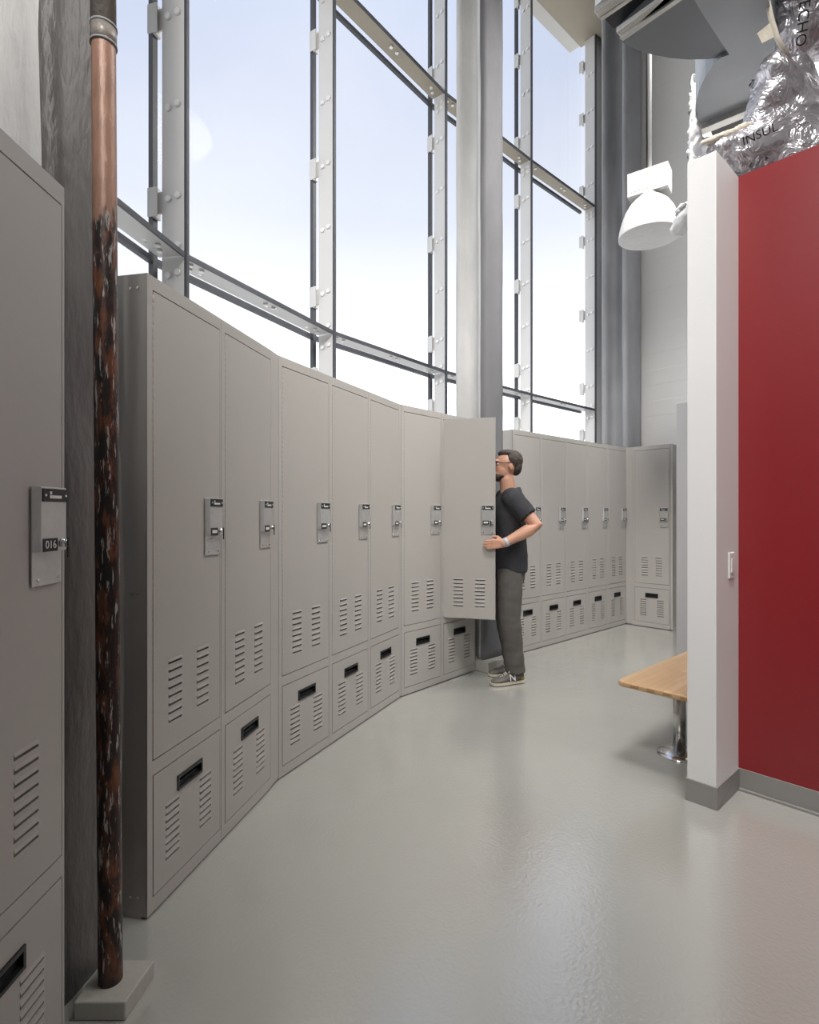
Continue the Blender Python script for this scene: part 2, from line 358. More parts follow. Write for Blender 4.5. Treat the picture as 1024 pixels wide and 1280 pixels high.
for i, (a, b, t, n) in enumerate(segs):
    L = (b-a).length
    w = bpy.data.objects.new('window_%d' % (i+1), None); COL.objects.link(w); w.location = (a.x, a.y, 0); struct(w); w.empty_display_size = .1
    wins.append(w)
    inv = Matrix.Translation((-a.x, -a.y, 0))
    mx = inv @ seg_frame(a, t, n)
    ga = a + finn[i]*DG; gb = b + finn[i+1]*DG
    gt = (gb-ga).normalized(); gn = rot90(gt); GL = (gb-ga).length
    gm = inv @ seg_frame(ga, gt, gn)
    for z0, z1 in ((ZB, Z1-.01), (Z1+.01, Z2-.01), (Z2+.01, ZT)):
        bm = bmn(); quad(bm, *[gm @ Vector(q_) for q_ in ((.012, 0, z0+.005), (GL-.012, 0, z0+.005), (GL-.012, 0, z1-.005), (.012, 0, z1-.005))]); obj('pane', bm, M['glass'], w)
    # joint gaskets on the glass line
    bm = bmn()
    box(bm, -.016, .016, -.012, .022, ZB, ZT, 0, gm)
    obj('joint_gasket', bm, M['gasket_and_edge'], w)
    for z in (Z1, Z2):
        bm = bmn(); box(bm, .016, GL-.016, -.012, .022, z-.02, z+.012, 0, gm); obj('joint_gasket', bm, M['gasket_and_edge'], w)
        # transom plate with a dark nosing, slots and bolts
        bm = bmn()
        if z == Z1:
            hs = [(q, q+.035, .095, .112) for q in (.10, )] + [(.15, .185, .055, .072), (.19, .225, .10, .117), (L*.52, L*.52+.035, .08, .097), (L*.52+.06, L*.52+.095, .05, .067), (L-.22, L-.185, .095, .112), (L-.17, L-.135, .055, .072)]
            tmp = bmn(); panel(tmp, 0.02, L-.02, 0.004, DF, -.006, .006, hs)
            for v in tmp.verts: v.co = mx @ Vector((v.co.x, v.co.z, z + v.co.y))
            me_ = bpy.data.meshes.new('t'); tmp.to_mesh(me_); tmp.free(); bm.from_mesh(me_); bpy.data.meshes.remove(me_)
        else:
            box(bm, .02, L-.02, .004, DF, z-.006, z+.006, 0, mx)
        tr = obj('transom', bm, M['frame'] if z == Z1 else M['beam'], w)
        bm = bmn(); box(bm, .02, L-.02, -.006, .004, z-.014, z+.014, 0, mx); obj('nosing', bm, M['gasket_and_edge'], tr)
        parts('bolt', lambda bm: cyl(bm, (0, 0, 0), (0, 0, -.012), .015, 12), M['bolt'], tr,
              [mx @ Vector((q, d, z-.006)) for q, d in ((.08, .05), (.12, .1), (.16, .05), (L*.5, .06), (L*.5+.08, .06), (L-.16, .06), (L-.10, .09))])
for i, f in enumerate(FIN):
    f = Vector(f); n = finn[i]; t = Vector((n.y, -n.x))
    w = wins[min(max(i, 0), len(wins)-1)]; base = Vector((w.location.x, w.location.y, 0)); inv = Matrix.Translation(-base)
    mx = inv @ seg_frame(f, t, n)
    bm = bmn()
    box(bm, -.007, .007, .004, DF, ZB, ZT, 0, mx)
    m_ = obj('mullion', bm, M['frame'], w)
    bm = bmn(); box(bm, -.007, .016, -.012, .004, ZB, ZT, 0, mx); obj('nosing', bm, M['gasket_and_edge'], m_)  # inner edge of the fin, coloured dark to paint in its shade
    tv = Vector((t.x, t.y, 0))
    parts('bolt', lambda bm: cyl(bm, (0, 0, 0), -tv*.014, .0195, 14, 0, .016), M['bolt'], m_,
          [mx @ Vector((-.007, d, z+dz)) for z in bolt_z for d, dz in ((.042, .012), (.102, 0))])
    for z in clamp_z:
        bm = bmn()
        box(bm, -.022, .022, DG-.03, DG-.012, z-.085, z+.085, 0, mx)
        box(bm, -.006, .006, DF-.02, DG-.03, z-.06, z+.06, 0, mx)
        box(bm, -.028, -.022, DG-.045, DG+.02, z-.08, z+.08, 0, mx)
        obj('clamp', bm, M['frame'], w, .002)
# low wall under the glass
bm = bmn()
for i, (a, b, t, n) in enumerate(segs):
    ga = a + finn[i]*.12; gb = b + finn[i+1]*.12
    gt = (gb-ga).normalized(); gn = rot90(gt); box(bm, -.02, (gb-ga).length+.02, 0, .12, 0, ZB+.02, 0, seg_frame(ga, gt, gn))
struct(obj('wall_window', bm, M['dark_wall']))
# jamb between last fin and the corner column, head beam above the glass, return wall behind the camera
jm = seg_frame(Vector(FIN[-1]), segs[-1][2], segs[-1][3])
bm = bmn(); box(bm, .018, .36, .02, .06, 0, CEIL, 0, jm); struct(obj('trim_1', bm, M['white']))
bm = bmn(); box(bm, -.28, .03, -.004, .03, 0, .001, 0, jm); 
bm.free()
bm = bmn()
for i, (a, b, t, n) in enumerate(segs):
    ga = a - finn[i]*.26; gb = b - finn[i+1]*.26; gt = (gb-ga).normalized(); gn = rot90(gt); L = (gb-ga).length
    box(bm, -.05, L+.05, .2, .5, 7.84, CEIL, 0, seg_frame(ga, gt, gn))
    if i >= 4: box(bm, -.02, L+(.45 if i == 5 else .0), -.06, .2, 7.78, 7.98, 0, seg_frame(ga, gt, gn))
struct(obj('trim_2', bm, M['beam']))
bm = bmn(); box(bm, -2.4, -2.1, -4.4, .1, 0, CEIL); struct(obj('wall_left', bm, M['dark_wall']))
# bracket pieces at the end fin
for z in (Z1, Z2):
    bm = bmn(); box(bm, .017, .026, -.0, .10, z-.16, z+.13, 0, Matrix.Translation((-wins[-1].location.x, -wins[-1].location.y, 0)) @ jm)
    box(bm, .026, .11, .015, .027, z-.16, z+.10, 0, Matrix.Translation((-wins[-1].location.x, -wins[-1].location.y, 0)) @ jm)
    obj('bracket', bm, M['frame'], wins[-1])

# ------------------------------------------------------------------ fireproofed steel columns
def column(name, label, p0, ang, b, d, tf, tw, z0, z1, m_web, m_face, bump, flare=None, group='plaster wrapped columns'):
    """p0 = room-side near corner, ang = direction of the flange, depth goes outward"""
    root = thing(name, label, 'column', (p0[0], p0[1], 0), ang, group)
    prof = [(0, 0), (b, 0), (b, tf), (b/2+tw, tf+.02), (b/2+tw, d-tf-.02), (b, d-tf), (b, d), (0, d), (0, d-tf), (b/2-tw, d-tf-.02), (b/2-tw, tf+.02), (0, tf)]
    fine = []
    for i in range(len(prof)):
        a, c = Vector(prof[i]), Vector(prof[(i+1) % len(prof)]); k = max(2, int((c-a).length/.05))
        fine += [a.lerp(c, q/k) for q in range(k)]
    # soften the corners
    sm = []
    N = len(fine)
    for i in range(N): sm.append(fine[i]*.74 + fine[i-1]*.13 + fine[(i+1) % N]*.13)
    nz = int((z1-z0)/.08); rs = []
    for j in range(nz+1):
        z = z0 + (z1-z0)*j/nz; r = []
        for v in sm:
            q = noise.noise_vector(Vector((v.x*4+p0[0]*7, v.y*4+p0[1]*3, z*1.6)))*bump + noise.noise_vector(Vector((v.x*14, v.y*14+p0[0], z*7)))*bump*.35
            c = Vector((b/2, d/2)); s = 1.0
            if flare: s = flare(z)
            vv = c + (v-c)*s
            r.append((vv.x+q.x, vv.y+q.y, z))
        rs.append(r)
    bm = bmn(); rings(bm, rs)
    bm.faces.ensure_lookup_table()
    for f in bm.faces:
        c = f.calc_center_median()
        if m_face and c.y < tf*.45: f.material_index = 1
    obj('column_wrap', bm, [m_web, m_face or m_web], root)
    return root
column('column', 'big rough plaster column behind the rusty pipe at the left edge', (-.965, 1.515), math.radians(82), .27, .34, .085, .122, 0, CEIL,
       M['plaster'], M['plaster_dark'], .012, lambda z: 1.0 if z > 1.62 else 1.0+.10*min(1, (1.62-z)/.1))
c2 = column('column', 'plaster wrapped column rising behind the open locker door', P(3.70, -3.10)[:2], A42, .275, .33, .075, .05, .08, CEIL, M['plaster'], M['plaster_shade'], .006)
bm = bmn(); box(bm, -.03, .42, -.075, .42, 0, .09)
obj('plinth', bm, M['slab'], c2, .006)
column('column', 'smooth grey column in the far corner beside the last window', P(6.74, -3.335)[:2], A42, .42, .34, .06, .05, 0, CEIL, M['plaster_grey'], M['plaster_grey'], .004)

# ------------------------------------------------------------------ lockers
LW, LH, LD = .457, 2.147, .50
DX0, DX1 = .032, .443                         # door edges
def slots(cx, ztop, n, pitch):
    return [(cx-.039, cx+.039, ztop-k*pitch-.008, ztop-k*pitch) for k in range(n)]
def hoods(bm, hs, y):
    for x0, x1, z0, z1 in hs:
        quad(bm, (x0, y, z1+.010), (x1, y, z1+.010), (x1, y-.0028, z1+.0005), (x0, y-.0028, z1+.0005))
        for x in (x0, x1):
            bm.faces.new([bm.verts.new(v) for v in ((x, y, z1+.010), (x, y-.0028, z1+.0005), (x, y, z1+.0005))])
def make_locker(number=None):
    root = thing('locker', '', 'locker', group='grey metal lockers')
    bm = bmn()
    T = .012
    box(bm, 0, LW, .025, LD, 0, .02)                                         # recessed foot
    z0 = .007
    box(bm, .0012, T, .001, LD, z0, LH); box(bm, LW-T, LW-.0012, .001, LD, z0, LH)      # sides
    box(bm, T, LW-T, .001, LD, LH-T, LH); box(bm, T, LW-T, .001, LD, z0, .03)
    box(bm, T, LW-T, LD-.01, LD, .03, LH-T, 1)
    box(bm, T, LW-T, .02, LD-.01, .485, .497, 1); box(bm, T, LW-T, .05, LD-.01, 1.80, 1.812, 1)
    g = .0042
    panel(bm, .0012, LW-.0012, z0, LH, 0, .014, [(DX0-g, DX1+g, .06-g, .463+g), (DX0-g, DX1+g, .519-g, 2.097+g)])   # face frame
    obj('cabinet_body', bm, [M['locker'], M['locker_in']], root)
    # door, origin on the hinge
    bm = bmn(); cx = (DX1-DX0)/2
    hs = slots(cx-.086, .826, 8, .0295) + slots(cx+.086, .826, 8, .0295)
    panel(bm, 0, DX1-DX0, .519, 2.097, -.0005, .016, hs); hoods(bm, hs, -.0005)
    door = obj('door', bm, M['locker'], root, loc=(DX0, 0, 0))
    bm = bmn(); pts_, rad_ = [], []
    for k in range(62):
        z = .525 + k*.0252; pts_ += [(-.0015, 0, z), (-.0015, 0, z+.017), (-.0015, 0, z+.0185), (-.0015, 0, z+.0235)]; rad_ += [.0032, .0032, .0018, .0018]
    tube(bm, pts_, rad_, 8); obj('hinge', bm, M['locker'], door)
    px0, px1 = .300, .404
    bm = bmn()
    box(bm, px0, px1, -.006, -.003, 1.184, 1.41)                               # lock back plate
    hp = [(px0, -.006), (px0+.010, -.020), (px1-.006, -.020), (px1, -.017), (px1, -.006)]
    r0 = [(x, y, 1.262) for x, y in hp]; r1 = [(x, y, 1.41) for x, y in hp]
    prism(bm, r0, (0, 0, .148))
    obj('lock_case', bm, M['plate'], door, .0015)
    bm = bmn(); box(bm, px0+.014, px1-.004, -.0225, -.0200, 1.376, 1.406)
    for x in (px0+.022, px1-.011): cyl(bm, (x, -.0225, 1.391), (x, -.0242, 1.391), .003, 8, 1)
    box(bm, px0+.036, px1-.026, -.0232, -.0225, 1.384, 1.391, 1); box(bm, px0+.036, px0+.043, -.0232, -.0225, 1.393, 1.400, 1)
    obj('maker_label', bm, [M['black'], M['white_ink']], door)
    bm = bmn(); box(bm, px0+.016, px0+.066, -.0215, -.0195, 1.262, 1.292)
    if number: text_into(bm, number, .026, Matrix.Translation((px0+.041, -.0220, 1.277)) @ Matrix.Rotation(PI/2, 4, 'X'), 1)
    else:
        box(bm, px0+.024, px0+.058, -.0222, -.0215, 1.271, 1.283, 1)
    obj('number_tag', bm, [M['black'], M['white_ink']], door)
    bm = bmn(); cyl(bm, (px0+.082, -.0200, 1.280), (px0+.082, -.0320, 1.280), .010, 14); cyl(bm, (px0+.082, -.0320, 1.280), (px0+.082, -.0350, 1.280), .007, 12)
    obj('key_cylinder', bm, M['chrome'], door)
    bm = bmn(); box(bm, px0+.0795, px0+.0845, -.0370, -.0345, 1.245, 1.292); obj('key', bm, M['black'], door)
    parts('screw', lambda bm: cyl(bm, (0, 0, 0), (0, -.0025, 0), .004, 10), M['chrome'], door, [(px0+.02, -.006, 1.198), (px1-.014, -.006, 1.198)])
    # drawer
    bm = bmn(); c0 = .2385
    hh = (c0-.072, c0+.072, .357, .400)
    ds = slots(c0-.103, .327, 8, .0257) + slots(c0+.103, .327, 8, .0257)
    panel(bm, DX0, DX1, .06, .463, -.0005, .016, ds+[hh]); hoods(bm, ds, -.0005)
    dr = obj('drawer', bm, M['locker'], root)
    bm = bmn()
    e = .005
    panel(bm, hh[0]-e, hh[1]+e, hh[2]-e, hh[3]+e, -.0055, .0, [(hh[0]+.003, hh[1]-.003, hh[2]+.004, hh[3]-.006)])
    box(bm, hh[0], hh[1], .028, .03, hh[2], hh[3]); box(bm, hh[0], hh[1], 0, .03, hh[3]-.002, hh[3]); box(bm, hh[0], hh[1], 0, .03, hh[2], hh[2]+.004)
    box(bm, hh[0], hh[0]+.002, 0, .03, hh[2], hh[3]); box(bm, hh[1]-.002, hh[1], 0, .03, hh[2], hh[3])
    box(bm, hh[0]+.003, hh[1]-.003, .008, .012, hh[2]+.004, hh[2]+.018)
    obj('handle', bm, M['black'], dr)
    return root
proto = make_locker()
used = [False]
def place_locker(p, ang, width, label, depth=None, src=None):
    if src: o = src
    elif not used[0]: o = proto; used[0] = True
    else: o = copy_tree(proto)
    o.location = (p[0], p[1], 0); o.rotation_euler.z = ang; o.scale.x = width/LW; o['label'] = label
    return o
def row(pa, pb, labels):
    pa, pb = Vector(pa), Vector(pb); d = pb-pa; n = len(labels); ang = math.atan2(d.y, d.x); W = d.length/n; out = []
    for i, l in enumerate(labels): out.append(place_locker(pa + d*(i/n), ang, W, l))
    return out
def filler(pa, pb, label, z1=LH):
    pa, pb = Vector(pa), Vector(pb); d = pb-pa; ang = math.atan2(d.y, d.x); bm = bmn()
    box(bm, .001, d.length-.001, .001, .013, .012, z1); box(bm, .001, d.length-.001, .02, .03, 0, .1)
    tag(obj('filler_panel', bm, M['locker'], None, 0, loc=(pa.x, pa.y, 0), rotz=ang), label, 'panel', 'filler strips between the lockers')
PA, E2, B3, E5, B6, E7 = (-.870, 1.856), (-.677, 2.745), (-.662, 2.830), (-.072, 4.094), (-.060, 4.108), (.562, 4.797)
near = make_locker('016')
place_locker((-.847, .905), math.radians(90), .470, 'nearest grey locker at the left edge, with black tag reading 016', src=near)
row(PA, E2, ['grey locker right after the rusty pipe, its side panel showing', 'second grey locker after the rusty pipe, just before the first bend'])
row(B3, E5, ['grey locker just past the first bend in the row, three doors from the pipe',
             'grey locker in the middle of the three between the two bends',
             'grey locker just before the second bend in the row'])
r3 = row(B6, E7, ['closed grey locker just left of the wide open door', 'grey locker with its tall door swung wide open in front of the man'])
opened = [c for c in r3[1].children if c.name.startswith('door')][0]
opened.rotation_euler.z = -math.radians(48.0+17.0)
FR1 = Vector((2.640, 6.833)); FR0 = FR1 - Vector((UX, UY))*.4495*5
row(FR0, FR1, ['grey locker directly behind the back of the man', 'second locker of the far row, one to the right of the man',
               'middle locker of the far row of five', 'fourth locker of the far row, next to the corner one', 'corner locker at the right end of the far row'])
ED = Vector((math.cos(A42-PI/2), math.sin(A42-PI/2)))
filler(FR1, FR1+ED*.085, 'grey filler strip in the far inside corner of the lockers')
place_locker(FR1+ED*.085, A42-PI/2, .447, 'single grey locker on the end wall facing across the room')
filler(FR1+ED*.533, FR1+ED*.560, 'thin grey end strip at the right of the end wall locker')
filler(E2, B3, 'grey filler strip at the first bend of the locker row')
filler(E5, B6, 'narrow grey filler strip at the second bend of the locker row')
for o in list(COL.objects):
    if o.name.startswith('door') and o is not opened and o.parent: pass
# visible screws on the exposed side of the first locker
ang1 = math.atan2(E2[1]-PA[1], E2[0]-PA[0]); t1 = Vector((math.cos(ang1), math.sin(ang1), 0)); n1 = Vector((-t1.y, t1.x, 0))
first = [o for o in COL.objects if o.get('label', '').startswith('grey locker right after')][0]
parts('screw', lambda bm: cyl(bm, (.0022, 0, 0), (-.003, 0, 0), .004, 10), M['chrome'], first, [(0, d, z) for z in (.07, 1.08, 2.10) for d in (.035, .062)])

# ------------------------------------------------------------------ rusty pipe on its pad
pr = thing('standpipe', 'rusty vertical pipe with peeling black and brown paint on a small pad', 'pipe', (-.833, 1.56, .05))
bm = bmn(); N = 60
PT = [Vector((-.0205*q/N*1.0*(3.3/2.75), 0, 3.3*q/N)) for q in range(N+1)]
tube(bm, PT, [.031]*(N+1), 24); obj('pipe', bm, M['pipe'], pr)
bm = bmn(); 
z_ = 2.60; x_ = -.0205*z_/2.75
tube(bm, [(x_, 0, z_), (x_-.0004, 0, z_+.055)], .0335, 24)
obj('coupling', bm, M['pipe_grey'], pr)
parts('coupling_ring', lambda bm: tube(bm, [(0, 0, 0), (0, 0, .006)], .035, 24), M['plaster_grey'], pr, [(x_, 0, z_+q) for q in (0, .05)])
bm = bmn(); tube(bm, [(x_-.0004, 0, z_+.055), (-.0625, 0, CEIL-.06)], .0325, 24); obj('upper_pipe', bm, M['pipe_grey'], pr)
bm = bmn(); prism(bm, [(-.893, 1.488, 0), (-.756, 1.488, 0), (-.742, 1.63, 0), (-.893, 1.63, 0)], (0, 0, .05))
tag(obj('pipe_pad', bm, M['slab'], None, .004), 'low painted concrete pad under the rusty pipe', 'pad')

# ------------------------------------------------------------------ bench
tip = Vector((1.104, 3.0)); bu = tip.x*UX + tip.y*UY; bw = tip.x*UY - tip.y*UX
bench = thing('bench', 'maple topped bench on a steel post, half hidden behind the white wall end', 'bench', P(bu, bw), RU)
BL, BWD, BT = 1.62, .385, .031; zt = .457
bm = bmn(); r = .045; out = []
for cx_, cy_, a0 in ((r, -BWD+.006, 180), (BL, -BWD+.006, 270)):
    pass
# outline in local frame: x along u, y = -w
def arc(cx_, cy_, a0, a1, rr, k=7): return [(cx_+rr*math.cos(math.radians(a0+(a1-a0)*q/k)), cy_+rr*math.sin(math.radians(a0+(a1-a0)*q/k))) for q in range(k+1)]
ol = arc(r, -r, 90, 180, r) + arc(.02, -BWD+.02, 180, 270, .02) + [(BL, -BWD), (BL, 0)]
prism(bm, [(x, y, zt-BT) for x, y in ol], (0, 0, BT))
for f in bm.faces:
    if abs(f.normal.z) < .5: pass
obj('bench_top', bm, M['wood'], bench, .011, 4)
for xx in (.394, 1.28):
    yy = -.175
    bm = bmn(); cyl(bm, (xx, yy, .012), (xx, yy, zt-BT-.008), .0325, 28); lg = obj('leg', bm, M['steel'], bench)
    bm = bmn()
    tube(bm, [(xx, yy, 0), (xx, yy, .006), (xx, yy, .016), (xx, yy, .026)], [.118, .118, .075, .04], 36)
    obj('base_flange', bm, M['chrome'], lg)
    parts('bolt', lambda bm: cyl(bm, (0, 0, 0), (0, 0, .008), .008, 8), M['bolt'], lg, [(xx+.095*math.cos(PI/4+k*PI/2), yy+.095*math.sin(PI/4+k*PI/2), .009) for k in range(4)])
    bm = bmn(); box(bm, xx-.07, xx+.07, yy-.12, yy+.12, zt-BT-.008, zt-BT); obj('mounting_plate', bm, M['black'], lg)

# ------------------------------------------------------------------ light switch
sw = thing('light_switch', 'white light switch on the side of the white wall end', 'switch', P(2.935, -.934, 1.04), RU)
bm = bmn(); box(bm, -.035, .035, -.007, 0, 0, .122); obj('cover_plate', bm, M['white'], sw, .002)
bm = bmn(); prism(bm, [(-.017, -.007, .028), (.017, -.007, .028), (.017, -.007, .094), (-.017, -.007, .094)], (0, -.004, 0)); obj('rocker', bm, M['white'], sw, .001)
parts('screw', lambda bm: cyl(bm, (0, 0, 0), (0, -.0015, 0), .003, 8), M['chrome'], sw, [(0, -.007, .014), (0, -.007, .108)])

# ------------------------------------------------------------------ pendant lamp
LY = 5.0
lc = pd(812, 296, LY)
lamp = thing('pendant_lamp', 'white high bay lamp hanging from a conduit near the end wall', 'lamp', (lc.x, lc.y, lc.z))
bm = bmn(); K = 26; prof = [(.262, 0), (.262, .02), (.252, .075), (.235, .14), (.205, .22), (.165, .285), (.12, .33), (.10, .345)]
S = 40
def lathe(bm, prof, S, mi=0):
    rings(bm, [[(r*math.cos(2*PI*k/S), r*math.sin(2*PI*k/S), z) for k in range(S)] for r, z in prof], mi, cap=False)
lathe(bm, prof, S); inner = [(r-.006, z) for r, z in prof]; lathe(bm, inner, S)
obj('reflector', bm, M['lamp'], lamp)
bm = bmn(); lathe(bm, [(.262, .0), (.20, -.018), (.11, -.028), (.004, -.030)], S); obj('lens', bm, M['fluff'], lamp)
bm = bmn(); RB = Matrix.Rotation(math.radians(-36), 4, 'Z'); box(bm, -.17, .17, -.085, .085, .365, .575, 0, RB)
for k in range(9):
    x = -.132+k*.033; box(bm, x-.005, x+.005, -.091, -.084, .395, .545, 0, RB)
bal = obj('ballast_box', bm, M['lamp'], lamp, .006, 2)
bm = bmn(); tube(bm, [(0, 0, .335), (0, 0, .37)], [.105, .09], 24); obj('collar', bm, M['plate'], lamp)
bm = bmn(); tube(bm, [(0, 0, .565), (0, 0, CEIL-lc.z-.01)], .019, 14); obj('conduit', bm, M['lamp'], lamp)
bm = bmn(); tube(bm, [(-.028, -.01, .575), (-.032, -.01, CEIL-lc.z-.02)], .008, 8); obj('power_cord', bm, M['black'], lamp)

# ------------------------------------------------------------------ ducts
duct = thing('ventilation_duct', 'grey sheet metal ductwork hanging at the top right beside the beam', 'duct', pz(870, 60, 4.2))
def dpart(name, bm, m, parent=None, bevel=0):
    o = obj(name, bm, m, None, bevel); o.data.transform(Matrix.Translation(-duct.location)); o.parent = parent or duct; return o
def flat_duct(name, pts, z, h, m):
    bm = bmn(); prism(bm, [pz(x, y, z) for x, y in pts], (0, 0, h)); return dpart(name, bm, m)
def bar(bm, a, b, wd, ht):
    a, b = Vector(a), Vector(b); d = (b-a); L = d.length; d.normalize(); s = d.cross(Vector((0, 0, 1))).normalized()
    mx = Matrix(((d.x, s.x, 0, a.x), (d.y, s.y, 0, a.y), (d.z, s.z, 1, a.z), (0, 0, 0, 1))); box(bm, 0, L, -wd/2, wd/2, 0, ht, 0, mx)
def child_bar(parent, p0, p1, z, wd, ht, m, name):
    bm = bmn(); bar(bm, pz(*p0, z), pz(*p1, z), wd, ht); return dpart(name, bm, m, parent, .003)
d1 = flat_duct('elbow', [(775, 51), (783, 56), (797, 62.5), (815, 68), (838, 72.5), (862, 74.5), (885, 74), (914, 70), (901, 52), (880, 20), (861, -12), (854, -22)], 4.2, .5, M['duct'])
child_bar(d1, (777, 50), (868, -13), 4.185, .03, .045, M['galv'], 'flange')
child_bar(d1, (773, 43), (862, -20), 4.20, .045, .03, M['steel'], 'flange')
flat_duct('gap_shade', [(755, 22), (767, 36), (862, -30), (832, -38)], 4.3, .2, M['black'])  # solid black block standing in for the darkness inside the duct gap
d0 = flat_duct('straight_section', [(744, 8), (750, 21), (792, -8), (830, -35), (800, -42)], 4.15, .2, M['galv'])
child_bar(d0, (746, 19), (800, -18), 4.12, .05, .04, M['steel'], 'flange')
child_bar(d0, (751, 25), (806, -13), 4.12, .025, .05, M['galv'], 'flange')
flat_duct('wide_section', [(861, -12), (880, 20), (901, 52), (921, 82), (943, 114), (955, 88), (972, 54), (965, 20), (958, -12)], 4.16, .5, M['duct_lt'])
d3 = flat_duct('elbow', [(912, 68.5), (901, 72), (892, 81), (882, 96), (874, 113), (869.5, 131), (869.5, 146), (876, 165), (943, 137), (943, 114), (921, 82)], 4.18, .45, M['duct_lt'])
child_bar(d3, (876, 166), (945, 138), 4.14, .075, .06, M['galv'], 'flange')
child_bar(d3, (890, 168), (948, 146), 4.15, .10, .3, M['black'], 'gap_shade')  # black bar painted in as the dark gap under the flange
for x, y in ((800, 20), (930, 20), (900, 130)):
    bm = bmn(); p = pz(x, y, 4.4); cyl(bm, p, Vector((p.x, p.y, CEIL)), .006, 8); dpart('hanger_rod', bm, M['galv'])

def crumple(o, amp, fr):
    me = o.data
    for v in me.vertices:
        p = Vector(v.co)
        q = noise.noise(p*fr); q2 = abs(noise.noise(p*fr*2.3+Vector((4, 2, 1)))); q3 = abs(noise.noise(Vector(((p.x+p.z)*fr*4, p.y*fr*2, (p.z-p.x)*fr*1.0))))
        n = Vector(v.normal); v.co = p + n*amp*(q*1.0 - q2*.9 - q3*.6)
FY = 3.35; pxm = FY/F
def foil(name, label, chains, text=None):
    bm = bmn()
    for ch in chains: limb(bm, [pd(x, y, Yq) for x, y, r_, Yq in ch], [r_*Yq/F for x, y, r_, Yq in ch], 22)
    o = remesh(obj(name, bm, M['foil']), .016, 2); crumple(o, .032, 5.0)
    return tag(o, label, 'insulation')
f1 = foil('foil_wrapped_duct', 'crumpled silver foil wrap bulging over the top of the red wall',
     [[(968, 92, 24, 3.2), (978, 130, 44, 3.35), (978, 185, 50, 3.35), (982, 250, 50, 3.35)], [(985, 165, 44, 3.35), (945, 188, 38, 3.3), (915, 198, 27, 3.25), (888, 186, 13, 3.25)], [(965, 120, 28, 3.25), (950, 150, 20, 3.25)], [(992, 90, 20, 3.3), (1000, 130, 26, 3.35)]])
f2 = foil('foil_wrapped_duct', 'silver foil wrapped duct coming down from the top right corner',
     [[(1052, -90, 66, 3.3), (1030, -10, 68, 3.3), (1014, 28, 54, 3.3), (993, 62, 20, 3.3)]])
# printed letters on the foil
def foil_text(s, size, x, y, Y, ang, parent):
    bm = bmn(); c = pd(x, y, Y); v = (Vector((0, 0, EYE))-c).normalized()
    right = Vector((1, 0, 0)); right = (right - v*right.dot(v)).normalized(); up = v.cross(right)
    mx = Matrix(((right.x, up.x, v.x, c.x), (right.y, up.y, v.y, c.y), (right.z, up.z, v.z, c.z), (0, 0, 0, 1))) @ Matrix.Rotation(math.radians(ang), 4, 'Z')
    text_into(bm, s, size, mx, 0, .001); return obj('printed_lettering', bm, M['black'], parent)
T1 = foil_text('INSUL', .062, 950, 168, 3.04, 26, f1)
T2 = foil_text('ECHO', .072, 1003, 30, 3.02, -74, f2)
bm = bmn(); limb(bm, [pd(880, 178, 3.2), pd(905, 170, 3.2), pd(948, 152, 3.2)], [.02, .028, .016], 10); ie = remesh(obj('insulation_edge', bm, M['cream']), .008, 1); crumple(ie, .012, 14); ie.parent = f1
bm = bmn(); tube(bm, [pd(958, -6, 3.12), pd(964, 22, 3.12), pd(972, 48, 3.12), pd(987, 73, 3.12)], [.012, .014, .013, .012], 8); obj('insulation_edge', bm, M['cream'], f2)
bm = bmn(); c = [pd(947, 42, 3.1), pd(963, 29, 3.1), pd(968, 46, 3.1), pd(953, 54, 3.1)]; prism(bm, c, (0, .004, .004)); obj('tape_flap', bm, M['cream'], f2)
# white pipe wrap behind the wall end
bm = bmn()
limb(bm, [pd(868, 96, 4.0), pd(867, 150, 4.0), pd(872, 190, 4.0), pd(876, 250, 4.0)], [.028, .035, .07, .08])
limb(bm, [pd(876, 185, 3.7), pd(900, 178, 3.6), pd(912, 190, 3.5)], [.06, .05, .03])
limb(bm, [pd(880, 262, 4.0), pd(862, 270, 4.0), pd(850, 282, 4.0)], [.12, .10, .07])
wq = remesh(obj('wrapped_pipe', bm, M['fluff']), .014, 2); crumple(wq, .03, 7)
tag(wq, 'white fluffy pipe wrap poking out behind the white wall end', 'insulation')

# ------------------------------------------------------------------ the man
CY = 4.585
body = bmn()
def er(c, ax, ay, sl=0, seg=28):
    return [Vector((c[0]+ax*math.cos(2*PI*k/seg), c[1]+ay*math.sin(2*PI*k/seg), c[2]+sl*ax*math.cos(2*PI*k/seg))) for k in range(seg)]
tor = [(.815, .84, .09, .14), (.815, .90, .115, .165), (.82, .97, .118, .168), (.815, 1.08, .103, .150), (.81, 1.20, .112, .160), (.80, 1.33, .122, .178), (.80, 1.42, .112, .185), (.80, 1.475, .085, .145), (.80, 1.51, .055, .075)]
rings(body, [er((cx, CY, z), a, b) for cx, z, a, b in tor])
limb(body, [(.812, CY, 1.46), (.808, CY, 1.54), (.795, CY, 1.63)], [.074, .064, .062])
# head
HT = Matrix.Rotation(math.radians(8), 4, 'Y')
ell(body, (.805, CY, 1.755), (.098, .077, .10)); ell(body, (.765, CY, 1.70), (.072, .064, .085)); ell(body, (.735, CY, 1.665), (.05, .05, .045))
ell(body, (.700, CY, 1.645), (.024, .03, .022)); ell(body, (.694, CY, 1.675), (.014, .026, .009)); ell(body, (.692, CY, 1.662), (.013, .024, .008))
limb(body, [(.707, CY, 1.755), (.690, CY, 1.728), (.676, CY, 1.707)], [.010, .013, .016]); ell(body, (.709, CY, 1.775), (.022, .058, .012))
for s in (-1, 1): ell(body, (.815, CY+s*.079, 1.725), (.018, .009, .032), 0, Matrix.Rotation(math.radians(-12), 4, 'Y'))
